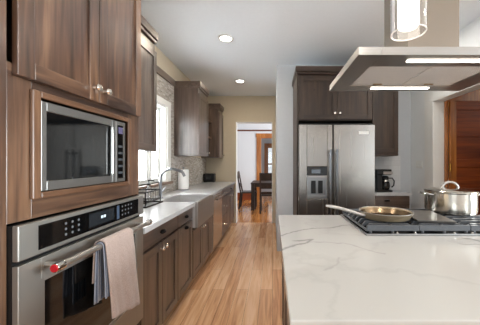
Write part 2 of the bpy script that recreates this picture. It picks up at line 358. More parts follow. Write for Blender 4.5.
# left window: casing, reveal, sash and panes
m = MB(); C = WX
m.box(C, C+0.02, wy1, wy1+0.10, wz0-0.02, wz1+0.08).box(C, C+0.02, wy0-0.10, wy0, wz0-0.02, wz1+0.08).box(C, C+0.02, wy0, wy1, wz1, wz1+0.08)
m.box(C-0.13, C, wy1-0.02, wy1, wz0, wz1).box(C-0.13, C, wy0, wy0+0.02, wz0, wz1).box(C-0.13, C, wy0+0.02, wy1-0.02, wz1-0.02, wz1)
win = struct('window_1', m, TRIM, 0.002)
struct('window_sill', bx(C-0.13, C+0.05, wy0-0.11, wy1+0.11, wz0-0.035, wz0), TRIMW, 0.003, win)
m = MB(); y0, y1 = wy0+0.02, wy1-0.02; ym = 3.12
for a, b_ in ((y0, ym-0.025), (ym+0.025, y1)):
    m.box(C-0.12, C-0.09, a, a+0.035, wz0, wz1-0.02).box(C-0.12, C-0.09, b_-0.035, b_, wz0, wz1-0.02)
    m.box(C-0.12, C-0.09, a+0.035, b_-0.035, wz0, wz0+0.05).box(C-0.12, C-0.09, a+0.035, b_-0.035, wz1-0.06, wz1-0.02)
m.box(C-0.125, C-0.07, ym-0.025, ym+0.025, wz0, wz1-0.02)
struct('sash', m, TRIM, 0.002, win)
struct('pane', bx(C-0.108, C-0.102, y0+0.035, ym-0.06, wz0+0.05, wz1-0.06), GLASS, parent=win)
struct('pane', bx(C-0.108, C-0.102, ym+0.06, y1-0.035, wz0+0.05, wz1-0.06), GLASS, parent=win)
# mosaic tile on the left wall, around the window and along the counter
TILE = tiles('stone_mosaic', [(144, 138, 130), (184, 178, 168), (168, 161, 152), (208, 203, 196), (176, 164, 152)])
m = MB(); t = WX+0.008
m.box(WX, t, 1.57, 2.35, 0.911, 1.42).box(WX, t, 2.318, 3.53, wz1+0.081, 2.43).box(WX, t, 2.36, 3.53, 0.911, wz0-0.036)
m.box(WX, t, 3.521, 5.45, 0.911, 1.42).box(WX, t, 3.521, 3.66, 1.42, 2.43).box(WX, t, 2.318, 2.35, 1.42, 2.43)
struct('backsplash_tile', m, TILE)
struct('trim_3', bx(WX, WX+0.03, 2.32, 3.655, 2.43, 2.52), W['y'], 0.003)
struct('backsplash_tile_white', bx(1.276, 1.9, MY-0.008, MY, 0.911, 1.42), tiles('white_tile', [(214, 214, 214), (224, 224, 224)], ('x', 'z'), 0.15, 0.075, (200, 200, 200)))

# side-room door, standing open behind the right wall
dr = struct('door_2', MB(), OAKZ) if False else None
m = MB(); dx0, dx1, dy = 2.2, 2.98, 3.09
m.box(dx0, dx0+0.075, dy, dy+0.035, 0.01, 2.08).box(dx1-0.11, dx1, dy, dy+0.035, 0.01, 2.08)
m.m = 1
zz = [0.01, 0.22, 0.52, 0.62, 0.90, 1.0, 1.26, 1.36, 1.64, 1.70, 1.97, 2.08]
for i in range(0, 12, 2): m.box(dx0+0.075, dx1-0.11, dy, dy+0.035, zz[i], zz[i+1])
for i in range(1, 11, 2): m.box(dx0+0.075, dx1-0.11, dy+0.012, dy+0.025, zz[i], zz[i+1])
door = struct('door_2', m, [OAKZ, OAKX], 0.003)
for z in (0.25, 1.26): struct('hinge', MB().cyl((dx0-0.006, dy-0.006, z-0.045), (dx0-0.006, dy-0.006, z+0.045), 0.008), BRASS, parent=door)
m = MB().box(2.181, 2.192, 3.12, 3.175, 0, 2.09).box(2.181, 3.2, 3.10, 3.14, 2.085, 2.5)
struct('trim_4', m, OAKZ)

# ------------------------------------------------------------------ joinery helpers
def P(side, u, n, z): return (n, u, z) if side == 'L' else (u, n, z)
def pbox(mb, side, u0, u1, n0, n1, z0, z1):
    if side == 'L': mb.box(n0, n1, u0, u1, z0, z1)
    else: mb.box(u0, u1, n0, n1, z0, z1)
def shaker(side, n, u0, u1, z0, z1, rail=0.058, th=0.02):
    """panel door in front of plane n; 'L' faces +x, 'B' faces -y"""
    d = 1 if side == 'L' else -1; mb = MB(); f = n+d*th; p = n+d*(th-0.009)
    mb.m = 0; pbox(mb, side, u0, u0+rail, n, f, z0, z1); pbox(mb, side, u1-rail, u1, n, f, z0, z1)
    mb.m = 1; pbox(mb, side, u0+rail, u1-rail, n, f, z0, z0+rail); pbox(mb, side, u0+rail, u1-rail, n, f, z1-rail, z1)
    mb.m = 0; pbox(mb, side, u0+rail, u1-rail, n, p, z0+rail, z1-rail)
    return mb
def knob(parent, side, u, n, z, mat=CRYSTAL, r=0.016):
    d = 1 if side == 'L' else -1
    c = P(side, u, n, z)
    prof = [(0.008, 0), (0.006, d*0.012), (r*0.75, d*0.016), (r, d*0.024), (r*0.8, d*0.031), (0.003, d*0.034)]
    return MB().lathe(c, prof, 16, 'x' if side == 'L' else 'y').build('knob', mat, parent, smooth=True)
def cup_pull(parent, side, u, n, z, wd=0.085, mat=BRONZE):
    d = 1 if side == 'L' else -1; mb = MB()
    prof = [(0.0, 0.018), (0.012, 0.016), (0.022, 0.006), (0.025, -0.008), (0.022, -0.012)]
    rows = []
    for j in range(9):
        a = -1+2*j/8; k = math.sqrt(max(0.02, 1-a*a*0.95))
        rows.append([P(side, u+a*wd/2, n+d*(0.001+q*k), z+h*k-(1-k)*0.004) for q, h in prof])
    b0 = len(mb.v)
    for r_ in rows: mb.v += r_
    for j in range(8):
        for i in range(4):
            mb.f.append([b0+j*5+i, b0+(j+1)*5+i, b0+(j+1)*5+i+1, b0+j*5+i+1]); mb.fm.append(0)
    o = mb.build('cup_pull', mat, parent, smooth=True)
    s = o.modifiers.new('thick', 'SOLIDIFY'); s.thickness = 0.003
    return o
def mats(side, g=''): return [W[g+'z'], W[g+('y' if side == 'L' else 'x')]]

# ------------------------------------------------------------------ tall oven cabinet with microwave and oven
F = -0.835
oc = thing('oven_cabinet', 'tall dark brown wood cabinet housing the microwave and wall oven', 'cabinet', (-1.14, 1.13, 0))
m = MB()
m.box(WX+0.01, F-0.02, 0.60, 0.62, 0, 2.50).box(WX+0.01, F-0.02, 1.54, 1.56, 0, 2.50).box(WX+0.01, WX+0.03, 0.62, 1.54, 0.1, 2.5)
m.box(WX+0.03, F-0.02, 0.62, 1.54, 0.10, 0.12).box(WX+0.03, F-0.02, 0.62, 1.54, 0.30, 0.315).box(WX+0.03, F-0.02, 0.62, 1.54, 1.175, 1.195).box(WX+0.03, F-0.02, 0.62, 1.54, 1.60, 1.62).box(WX+0.03, F-0.02, 0.62, 1.54, 2.44, 2.50)
m.box(F-0.09, F-0.075, 0.62, 1.54, 0, 0.10)
m.build('carcass', W['tz'], oc, bevel=0.001)
m = MB(); a = F-0.02
m.box(a, F, 0.60, 0.785, 0.1, 2.50).box(a, F, 1.548, 1.56, 0.1, 2.50)
m.box(a, F, 0.785, 0.865, 1.125, 1.60).box(a, F, 1.445, 1.548, 1.125, 1.60)
m.m = 1
m.box(a, F, 0.865, 1.445, 1.125, 1.20).box(a, F, 0.865, 1.445, 1.56, 1.60).box(a, F, 0.785, 1.548, 1.60, 1.64).box(a, F, 0.785, 1.548, 2.42, 2.50).box(a, F, 0.785, 1.548, 0.1, 0.125).box(a, F, 0.785, 1.548, 0.30, 0.325)
m.build('face_frame', mats('L', 't'), oc, bevel=0.001)
for y0, y1, yk in ((0.80, 1.1745, 1.143), (1.1785, 1.552, 1.210)):
    d = shaker('L', F+0.0005, y0, y1, 1.602, 2.42).build('door', mats('L', 't'), oc, bevel=0.002)
    knob(d, 'L', yk, F+0.0205, 1.662)
d = bx(F+0.0005, F+0.02, 0.80, 1.552, 0.125, 0.305).build('drawer', W['ty'], oc, bevel=0.002); cup_pull(d, 'L', 1.17, F+0.02, 0.23)
m = MB()
m.box(F+0.0005, F+0.013, 0.858, 0.890, 1.192, 1.574).box(F+0.0005, F+0.013, 1.428, 1.458, 1.192, 1.574); m.m = 1
m.box(F+0.0005, F+0.013, 0.890, 1.428, 1.192, 1.214).box(F+0.0005, F+0.013, 0.890, 1.428, 1.55, 1.574)
o = m.build('trim_frame', [TRIMW, wood('trim_wood_across', (82, 56, 39), (108, 78, 57), (132, 100, 75), 'y', knots=False)], oc, bevel=0.004)
o['label'] = 'lighter brown wood frame around the microwave'

mw = thing('microwave', 'stainless steel microwave with black glass door built into the tall wood cabinet', 'microwave', (-1.05, 1.15, 1.195))
G = -0.842
bx(-1.28, G, 0.893, 1.402, 1.204, 1.540).build('body', DARKVOID, mw)
m = MB()   # door frame
m.box(G, G+0.016, 0.893, 0.915, 1.217, 1.541).box(G, G+0.016, 1.288, 1.318, 1.217, 1.541).box(G, G+0.016, 0.915, 1.288, 1.217, 1.252).box(G, G+0.016, 0.915, 1.288, 1.507, 1.541)
dfr = m.build('door', SSM, mw, bevel=0.002)
bx(G, G+0.011, 0.915, 1.288, 1.252, 1.507).build('door_glass', BLACKGL, dfr, bevel=0.001)
MB().cyl((G+0.022, 1.279, 1.262), (G+0.022, 1.279, 1.498), 0.006).build('handle', CHROME, dfr, smooth=True)
m = MB(); m.box(G, G+0.016, 1.320, 1.402, 1.217, 1.541)
cp = m.build('control_panel', SSM, mw, bevel=0.002)
bx(G+0.0162, G+0.018, 1.332, 1.378, 1.235, 1.52).build('keypad', BLACKGL, cp)
bx(G+0.0182, G+0.019, 1.336, 1.374, 1.475, 1.51).build('display', plain('violet_display', (88, 84, 112), 0.2, noise=0), cp)
KEYG = plain('grey_keys', (74, 78, 82), 0.5)
for i in range(5):
    for j in range(3): bx(G+0.0182, G+0.019, 1.337+j*0.013, 1.346+j*0.013, 1.26+i*0.035, 1.272+i*0.035).build('button', KEYG, cp)
for y in (0.93, 1.36):
    MB().cyl((-0.9, y, 1.1965), (-0.9, y, 1.204), 0.015).build('foot', BLACK, mw)

ov = thing('wall_oven', 'stainless steel wall oven with towels on its handle bar', 'oven', (-1.05, 1.165, 0.315))
OX = -0.802
bx(-1.38, F-0.004, 0.80, 1.535, 0.33, 1.115).build('body', DARKVOID, ov)
bx(F-0.004, OX-0.02, 0.787, 1.546, 0.335, 1.118).build('front_chassis', BLACK, ov)
m = bx(OX-0.02, OX, 0.788, 1.552, 1.004, 1.118); cp = m.build('control_panel', SSO, ov, bevel=0.003)
bx(OX, OX+0.002, 0.856, 1.490, 1.020, 1.104).build('control_glass', BLACKGL, cp)
dd = bx(OX+0.002, OX+0.003, 1.090, 1.262, 1.034, 1.092).build('display', plain('display_glass', (36, 40, 44), 0.15, noise=0), cp)
m = MB()
for k, y in enumerate((1.166, 1.174, 1.184, 1.192)):
    m.box(OX+0.003, OX+0.0036, y, y+0.005, 1.060, 1.072)
m.build('digits', DISPLAY, dd)
for i in range(3):
    for j in range(3):
        MB().lathe((OX+0.002, 0.968+j*0.032, 1.042+i*0.021), [(0.0052, 0), (0.0052, 0.0008)], 10, 'x').build('button', ICON, cp)
for i in range(3):
    for j in range(4):
        if j == 3 and i == 0: continue
        bx(OX+0.002, OX+0.0028, 1.327+j*0.028, 1.336+j*0.028, 1.038+i*0.022, 1.046+i*0.022).build('button', ICON, cp)
bx(OX+0.002, OX+0.0028, 1.285, 1.305, 1.028, 1.096).build('side_strip', plain('blue_grey_strip', (70, 84, 104), 0.3), cp)
m = MB(); e = OX; e0 = OX-0.02
m.box(e0, e, 0.788, 0.868, 0.36, 0.990).box(e0, e, 1.480, 1.552, 0.36, 0.990).box(e0, e, 0.868, 1.480, 0.36, 0.505).box(e0, e, 0.868, 1.480, 0.915, 0.990)
od = m.build('door', SSO, ov, bevel=0.002)
m = MB()
m.box(e0, e-0.004, 0.868, 0.886, 0.505, 0.915).box(e0, e-0.004, 1.465, 1.480, 0.505, 0.915).box(e0, e-0.004, 0.886, 1.465, 0.505, 0.520).box(e0, e-0.004, 0.886, 1.465, 0.902, 0.915)
m.build('window_bezel', SSO, od, bevel=0.002)
bx(e0, e-0.006, 0.886, 1.465, 0.520, 0.902).build('window_glass', BLACKGL, od)
hb = MB().cyl((-0.742, 0.853, 0.96), (-0.742, 1.512, 0.96), 0.0125, seg=20)
for y in (0.885, 1.475):
    hb.cyl((OX, y, 0.96), (-0.742, y, 0.96), 0.009, seg=14)
h = hb.build('handle', SS['y'], od, smooth=True)
m = MB().lathe((-0.742, 0.853, 0.96), [(0.0165, 0.03), (0.0165, 0.0), (0.0155, -0.003)], 24, 'y'); m.build('end_ring', CHROME, h, smooth=True)
m = MB().lathe((-0.742, 0.8498, 0.96), [(0.0135, 0.0), (0.0125, -0.003), (0.003, -0.004)], 24, 'y'); m.build('end_badge', REDM, h, smooth=True)['label'] = 'red round end badge on the oven handle'
m = MB().lathe((-0.742, 1.515, 0.96), [(0.0165, -0.03), (0.0165, 0.0), (0.0155, 0.003)], 24, 'y'); m.build('end_ring', CHROME, h, smooth=True)
m = MB()
for i in range(6): m.box(OX-0.015, OX-0.006, 0.80, 1.54, 0.337+i*0.0035, 0.339+i*0.0035)
m.build('vent', BLACK, ov)

def towel(name, mat, label, bar, r, y0, y1, zf, zb, fl0, fl1, ph, amp, zf2=None):
    cx, cz = bar; n = 26; rows = []; prof = []
    for i in range(19): prof.append(('f', i/18))
    for i in range(1, 8): prof.append(('a', i/8))
    for i in range(15): prof.append(('b', i/14))
    mb = MB(); nu = n+1
    for kind, t in prof:
        for j in range(nu):
            u = j/n; y = y0+(y1-y0)*u
            if kind == 'f':
                zend = zf+((zf2 if zf2 is not None else zf)-zf)*u
                q = 1-t; z = zend+(cz-zend)*t
                yy = y+q*(fl0*(1-u)+fl1*u)
                x = cx+r+q*0.6*r+amp*math.sin(u*9+ph)*q+0.003*math.sin(u*23+z*9)*q
            elif kind == 'a':
                an = t*PI; x = cx+r*math.cos(an); z = cz+r*math.sin(an); yy = y
            else:
                z = cz+(zb-cz)*t; yy = y-0.004*t*(1-2*u); x = cx-r-0.003*t*(1+math.sin(u*20+ph))
            mb.v.append((x, yy, z))
    for i in range(len(prof)-1):
        for j in range(n):
            a = i*nu+j; mb.f.append([a, a+1, a+nu+1, a+nu]); mb.fm.append(0)
    o = mb.build(name, mat, loc=(cx, (y0+y1)/2, cz), smooth=True)
    s = o.modifiers.new('thick', 'SOLIDIFY'); s.thickness = 0.004; s.offset = 1
    return tag(o, label, 'towel', None)
towel('hand_towel', cloth('blue_striped_terry', (84, 92, 112), (150, 156, 170)), 'blue grey striped towel hanging behind the pink beige towel on the oven bar', (-0.742, 0.96), 0.0135, 1.074, 1.14, 0.735, 0.712, 0, 0, 0.5, 0.001)
towel('hand_towel', cloth('dusty_pink_terry', (172, 152, 143)), 'pink beige terry towel draped over the oven handle bar', (-0.742, 0.96), 0.0225, 1.075, 1.285, 0.635, 0.80, 0.02, 0.045, 1.0, 0.005, 0.57)

# ------------------------------------------------------------------ upper cabinets on the left wall
UX = -1.09
def upper_left(label, y0, y1, ndoors, flip=False, group='dark wall cabinets along the window wall'):
    c = thing('wall_cabinet', label, 'cabinet', ((WX+UX)/2, (y0+y1)/2, 1.42), group)
    bx(WX+0.009, UX, y0, y1, 1.42, 2.41).build('body', W['z'], c, bevel=0.0015)
    wd = (y1-y0)/ndoors
    for k in range(ndoors):
        a, b_ = y0+k*wd+0.003, y0+(k+1)*wd-0.003
        d = shaker('L', UX+0.0005, a, b_, 1.424, 2.335).build('door', mats('L'), c, bevel=0.002)
        knob(d, 'L', (b_-0.03) if (k % 2 == 0) and not flip else a+0.03, UX+0.0205, 1.475)
    m = MB(); m.box(WX+0.009, UX+0.022, y0, y1, 2.411, 2.44).box(WX+0.009, UX+0.035, y0, y1, 2.44, 2.515)
    m.build('crown', W['y'], c, bevel=0.006)
    return c
upper_left('dark wood wall cabinet between the tall oven cabinet and the window', 1.565, 2.315, 1, True)
upper_left('dark wood wall cabinet just past the window above the paper towels', 3.66, 4.17, 1)
upper_left('dark wood wall cabinet in the far corner beside the dining doorway', 5.05, 5.445, 1)
for z, nm in ((1.80, 'upper'), (2.12, 'top')):
    o = bx(WX+0.009, -1.23, 4.173, 5.047, z, z+0.025).build('wall_shelf', TRIMW, loc=(-1.32, 4.6, z), bevel=0.002)
    tag(o, {'upper': 'lower brown shelf board between the two far wall cabinets', 'top': 'higher brown shelf board between the two far wall cabinets'}[nm], 'shelf', 'shelf boards between the far wall cabinets')

# ------------------------------------------------------------------ base cabinets on the left
BF = -0.845         # carcass front; doors reach -0.825
def base_left(name, label, y0, y1, layout):
    c = thing(name, label, 'cabinet', (-1.13, (y0+y1)/2, 0), 'dark base cabinets along the window wall')
    m = MB(); top = 0.632 if layout == 'sink' else 0.868
    m.box(WX+0.01, BF, y0, y1, 0.1, top)
    if layout == 'sink': m.box(WX+0.01, BF, y0, 2.585, top, 0.868).box(WX+0.01, BF, 3.30, y1, top, 0.868)
    m.build('body', DARKW, c, bevel=0.001)  # dark body colour stands in for shade in the door and drawer gaps
    bx(WX+0.05, BF-0.06, y0, y1, 0, 0.1).build('toe_kick', W['y'], c)
    ym = (y0+y1)/2
    if layout in ('drawer_doors', 'drawer_doors2'):
        d = bx(BF+0.0005, BF+0.02, y0+0.004, y1-0.004, 0.745, 0.860).build('drawer', W['y'], c, bevel=0.002); cup_pull(d, 'L', ym, BF+0.02, 0.805)
        for a, b_, k in ((y0+0.004, ym-0.003, ym-0.03), (ym+0.003, y1-0.004, ym+0.03)):
            d = shaker('L', BF+0.0005, a, b_, 0.108, 0.730).build('door', mats('L'), c, bevel=0.002); knob(d, 'L', k, BF+0.0205, 0.685)
    elif layout == 'pullout':
        d = bx(BF+0.0005, BF+0.02, y0+0.004, y1-0.004, 0.745, 0.860).build('drawer', W['y'], c, bevel=0.002); cup_pull(d, 'L', ym, BF+0.02, 0.805)
        d = shaker('L', BF+0.0005, y0+0.004, y1-0.004, 0.108, 0.730).build('door', mats('L'), c, bevel=0.002); cup_pull(d, 'L', ym, BF+0.02, 0.70)
    elif layout == 'sink':
        for a, b_, k in ((2.600, 2.938, 2.905), (2.942, 3.285, 2.975)):
            d = shaker('L', BF+0.0005, a, b_, 0.108, 0.610).build('door', mats('L'), c, bevel=0.002); knob(d, 'L', k, BF+0.0205, 0.57)
        d = bx(BF+0.0005, BF+0.02, 3.30, y1-0.002, 0.108, 0.862).build('filler_panel', W['z'], c, bevel=0.002)
    elif layout == 'drawers':
        for z0, z1 in ((0.745, 0.860), (0.43, 0.73), (0.108, 0.42)):
            d = bx(BF+0.0005, BF+0.02, y0+0.004, y1-0.004, z0, z1).build('drawer', W['y'], c, bevel=0.002); knob(d, 'L', ym, BF+0.0205, (z0+z1)/2)
    return c
base_left('base_cabinet', 'dark base cabinet with wide drawer over two doors next to the oven', 1.566, 2.18, 'drawer_doors')
base_left('base_cabinet', 'narrow dark base cabinet with two cup pulls just before the apron sink', 2.182, 2.583, 'pullout')
base_left('sink_cabinet', 'dark base cabinet with two low doors under the apron sink', 2.585, 3.452, 'sink')
base_left('base_cabinet', 'dark base cabinet with stacked drawers just past the dishwasher', 4.062, 4.52, 'drawers')
base_left('base_cabinet', 'last dark base cabinet of the run, by the dining doorway', 4.522, 5.36, 'drawer_doors')

dw = thing('dishwasher', 'stainless steel dishwasher between the apron sink and the far drawers', 'dishwasher', (-1.1, 3.757, 0))
bx(WX+0.05, BF, 3.458, 4.056, 0.1, 0.862).build('body', DARKVOID, dw)
bx(WX+0.05, BF-0.05, 3.458, 4.056, 0.002, 0.1).build('toe_kick', BLACK, dw)
d = bx(BF, BF+0.028, 3.460, 4.054, 0.11, 0.862).build('door', steel('dishwasher_steel', (206, 200, 190), 0.24, 'z'), dw, bevel=0.003)
hb = MB().cyl((BF+0.07, 3.50, 0.80), (BF+0.07, 4.015, 0.80), 0.011)
for y in (3.53, 3.985): hb.cyl((BF+0.028, y, 0.80), (BF+0.07, y, 0.80), 0.008)
hb.build('handle', CHROME, d, smooth=True)

# counter along the left wall, with a cut-out for the sink
m = MB(); E = -0.80
m.box(WX+0.001, E, 1.568, 2.592, 0.87, 0.91).box(WX+0.001, -1.235, 2.592, 3.298, 0.87, 0.91).box(WX+0.001, E, 3.298, 5.385, 0.87, 0.91)
tag(m.build('countertop', QUARTZ, loc=(-1.12, 3.4, 0.87), bevel=0.004), 'long white quartz counter along the window wall', 'countertop')

sk = thing('apron_sink', 'stainless steel apron front sink under the window', 'sink', (-1.0, 2.945, 0.635))
m = MB(); x0, x1, y0, y1 = -1.233, -0.772, 2.594, 3.296
m.box(x0, x0+0.02, y0, y1, 0.66, 0.906).box(x0+0.02, x1-0.03, y0, y0+0.02, 0.66, 0.906).box(x0+0.02, x1-0.03, y1-0.02, y1, 0.66, 0.906).box(x0, x1-0.03, y0, y1, 0.640, 0.66)
m.build('basin', steel('sink_steel', (222, 222, 222), 0.45, 'y'), sk, bevel=0.004)
bx(x1-0.03, x1, y0, y1, 0.640, 0.908).build('apron', SS['y'], sk, bevel=0.006)
MB().lathe((-1.0, 2.945, 0.661), [(0.045, 0), (0.045, 0.003), (0.03, 0.001)], 24).build('drain', CHROME, sk, smooth=True)

fc = thing('faucet', 'brushed steel pull down faucet arching over the apron sink', 'faucet', (-1.30, 2.9, 0.91))
MB().lathe((-1.30, 2.90, 0.911), [(0.03, 0), (0.028, 0.012), (0.02, 0.02), (0.018, 0.07), (0.015, 0.08)], 24).build('base', NICKEL, fc, smooth=True)
pts = [(-1.30, 2.90, 0.985), (-1.30, 2.90, 1.13)]
for k in range(1, 13):
    q = PI-PI*0.62*k/12; pts.append((-1.30+0.13+0.13*math.cos(q), 2.90, 1.13+0.115*math.sin(q)))
pts += [(-1.08, 2.90, 1.225), (-1.045, 2.90, 1.21)]
MB().tube(pts, [0.018]*2+[0.0165]*12+[0.017, 0.018], 14).build('spout', NICKEL, fc, smooth=True)
MB().cyl((-1.045, 2.90, 1.21), (-1.02, 2.90, 1.16), 0.017, 0.015).build('spray_head', NICKEL, fc, smooth=True)
MB().tube([(-1.30, 2.915, 0.96), (-1.30, 2.95, 0.975), (-1.29, 3.01, 1.02)], [0.009, 0.008, 0.006], 10).build('lever', NICKEL, fc, smooth=True)

pt = thing('paper_towel_roll', 'white paper towel roll standing by the tile past the sink', 'paper towel', (-1.325, 3.72, 0.91))
c = (-1.325, 3.72, 0.91)
MB().lathe(c, [(0.078, 0.001), (0.078, 0.012), (0.07, 0.016)], 32).build('holder_base', NICKEL, pt, smooth=True)
MB().lathe(c, [(0.074, 0.017), (0.0755, 0.03), (0.0755, 0.295), (0.074, 0.305), (0.022, 0.305)], 40).build('roll', PAPER, pt, smooth=True)
MB().lathe(c, [(0.008, 0.305), (0.008, 0.325), (0.014, 0.33), (0.014, 0.34), (0.004, 0.345)], 16).build('holder_post', NICKEL, pt, smooth=True)

ts = thing('toaster', 'black toaster in the far corner of the long counter', 'toaster', (-1.325, 5.25, 0.91))
bx(-1.435, -1.205, 5.17, 5.33, 0.922, 1.09).build('body', BLACK, ts, bevel=0.02, seg=3)
for y in (5.215, 5.265): bx(-1.40, -1.25, y, y+0.022, 1.0895, 1.0915).build('slot', DARKVOID, ts)
bx(-1.2045, -1.19, 5.235, 5.265, 1.03, 1.05).build('lever', NICKEL, ts, bevel=0.003)
bx(-1.37, -1.27, 5.1665, 5.1695, 0.985, 1.03).build('front_panel', BLACKGL, ts, bevel=0.001)
for x in (-1.41, -1.23):
    for y in (5.19, 5.31): MB().cyl((x, y, 0.9105), (x, y, 0.924), 0.012).build('foot', BLACK, ts)

dk = thing('dish_rack', 'black wire dish rack on the counter beside the oven cabinet', 'dish rack', (-1.27, 2.42, 0.91))
rx0, rx1, ry0, ry1 = -1.39, -1.15, 2.26, 2.56
def ring(mb, z, r): mb.tube([(rx0, ry0, z), (rx1, ry0, z), (rx1, ry1, z), (rx0, ry1, z)], r, 8, closed=True)
m = MB(); ring(m, 1.045, 0.006); ring(m, 0.95, 0.004)
for x in (rx0, rx1):
    for y in (ry0, ry1): m.cyl((x, y, 0.915), (x, y, 1.045), 0.005, seg=8)
for k in range(1, 6):
    y = ry0+k*(ry1-ry0)/6; m.tube([(rx0, y, 1.045), (rx0, y, 0.95), (rx1, y, 0.95), (rx1, y, 1.045)], 0.0025, 6)
m.build('wire_frame', BRONZE, dk)
m = MB(); m.box(rx0-0.02, rx1+0.02, ry0-0.02, ry1+0.02, 0.911, 0.915)
m.box(rx0-0.02, rx1+0.02, ry0-0.02, ry0-0.014, 0.915, 0.925).box(rx0-0.02, rx1+0.02, ry1+0.014, ry1+0.02, 0.915, 0.925).box(rx1+0.014, rx1+0.02, ry0-0.014, ry1+0.014, 0.915, 0.925).box(rx0-0.02, rx0-0.014, ry0-0.014, ry1+0.014, 0.915, 0.925)
m.build('drip_tray', BRONZE, dk)
sd = thing('soap_dispenser', 'clear glass soap dispenser with a dark pump by the sink', 'soap dispenser', (-1.335, 2.70, 0.91))
MB().lathe((-1.335, 2.70, 0.911), [(0.03, 0), (0.033, 0.004), (0.033, 0.12), (0.014, 0.15), (0.014, 0.165)], 24).build('bottle', GLASS, sd, smooth=True)
m = MB().lathe((-1.335, 2.70, 1.0765), [(0.017, 0), (0.017, 0.018), (0.005, 0.02), (0.005, 0.045), (0.011, 0.047), (0.011, 0.055)], 16)
m.tube([(-1.335, 2.70, 1.127), (-1.29, 2.70, 1.127), (-1.28, 2.70, 1.118)], 0.005, 8); m.build('pump', BRONZE, sd, smooth=True)

# ------------------------------------------------------------------ refrigerator wall
FG = 'g'
fc2 = thing('fridge_cabinet', 'dark wood cabinet surround with two doors above the refrigerator', 'cabinet', (0.79, 3.4, 0), 'dark cabinets on the refrigerator wall')
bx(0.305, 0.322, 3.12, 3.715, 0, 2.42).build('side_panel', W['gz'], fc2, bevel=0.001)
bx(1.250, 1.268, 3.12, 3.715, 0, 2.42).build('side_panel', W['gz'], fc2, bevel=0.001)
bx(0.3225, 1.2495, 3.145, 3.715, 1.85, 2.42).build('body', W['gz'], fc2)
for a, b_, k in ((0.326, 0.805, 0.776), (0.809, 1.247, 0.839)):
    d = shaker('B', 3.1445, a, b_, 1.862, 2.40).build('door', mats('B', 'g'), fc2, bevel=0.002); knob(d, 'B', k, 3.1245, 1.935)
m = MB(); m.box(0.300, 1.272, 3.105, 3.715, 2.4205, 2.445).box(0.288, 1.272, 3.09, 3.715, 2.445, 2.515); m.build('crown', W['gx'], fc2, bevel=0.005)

fr = thing('refrigerator', 'stainless steel side by side refrigerator with ice dispenser', 'refrigerator', (0.77, 3.35, 0))
bx(0.327, 1.232, 3.075, 3.70, 0.02, 1.755).build('body', plain('dark_grey_steel', (70, 71, 73), 0.4, metal=0.6), fr)
bx(0.335, 1.225, 3.08, 3.30, 1.756, 1.80).build('hinge_cover', BLACK, fr, bevel=0.004)
m = MB(); f0, f1 = 3.00, 3.07
m.box(0.318, 0.413, f0, f1, 0.09, 1.775).box(0.658, 0.719, f0, f1, 0.09, 1.775).box(0.413, 0.658, f0, f1, 1.272, 1.775).box(0.413, 0.658, f0, f1, 0.09, 0.883).box(0.413, 0.658, f0+0.06, f1, 0.883, 1.272)
dl = m.build('door', SSF, fr, bevel=0.004); dl['label'] = 'narrow freezer door with the ice dispenser'
dr_ = bx(0.734, 1.232, f0, f1, 0.09, 1.775).build('door', SSF, fr, bevel=0.006); dr_['label'] = 'wide refrigerator door'
bx(0.33, 1.22, 3.02, 3.07, 0.02, 0.085).build('kick_grille', BLACK, fr)
for o, x in ((dl, 0.686), (dr_, 0.764)):
    hb = MB().cyl((x, 2.945, 0.45), (x, 2.945, 1.475), 0.012, seg=16)
    for z in (0.50, 1.43): hb.cyl((x, 2.945, z), (x, 3.0, z), 0.009, seg=12)
    hb.build('handle', SSH, o, smooth=True)
dp = bx(0.416, 0.655, 3.003, 3.05, 1.165, 1.269).build('dispenser_panel', BLACKGL, dl, bevel=0.002)
bx(0.470, 0.575, 3.0015, 3.003, 1.19, 1.235).build('dispenser_screen', plain('dim_screen', (120, 130, 140), 0.2, noise=0), dp)
bx(0.416, 0.655, 2.999, 3.05, 1.140, 1.162).build('dispenser_ledge', SS['x'], dl, bevel=0.002)
m = MB(); m.box(0.416, 0.424, 3.004, 3.058, 0.886, 1.139).box(0.647, 0.655, 3.004, 3.058, 0.886, 1.139).box(0.424, 0.647, 3.0, 3.058, 0.886, 0.915).box(0.424, 0.647, 3.05, 3.058, 0.915, 1.139)
m.build('dispenser_recess', steel('grey_recess', (160, 160, 160), 0.35, 'x'), dl, bevel=0.001)
for x in (0.470, 0.555): bx(x, x+0.055, 3.03, 3.045, 0.945, 1.10).build('dispenser_paddle', BLACK, dl, bevel=0.004)
bx(1.035, 1.155, 2.9975, 3.0, 1.66, 1.695).build('badge', plain('badge_silver', (214, 212, 208), 0.35, metal=0.5), dr_, bevel=0.0008)

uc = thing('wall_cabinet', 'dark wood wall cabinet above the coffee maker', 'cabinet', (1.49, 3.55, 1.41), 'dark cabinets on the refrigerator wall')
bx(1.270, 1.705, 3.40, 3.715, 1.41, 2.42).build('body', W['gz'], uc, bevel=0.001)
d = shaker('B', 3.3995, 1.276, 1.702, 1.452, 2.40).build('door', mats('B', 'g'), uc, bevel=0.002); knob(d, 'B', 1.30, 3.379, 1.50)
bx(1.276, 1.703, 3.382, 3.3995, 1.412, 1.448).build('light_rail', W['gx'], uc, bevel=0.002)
m = MB(); m.box(1.274, 1.725, 3.36, 3.715, 2.4205, 2.515); m.build('crown', W['gx'], uc, bevel=0.005)

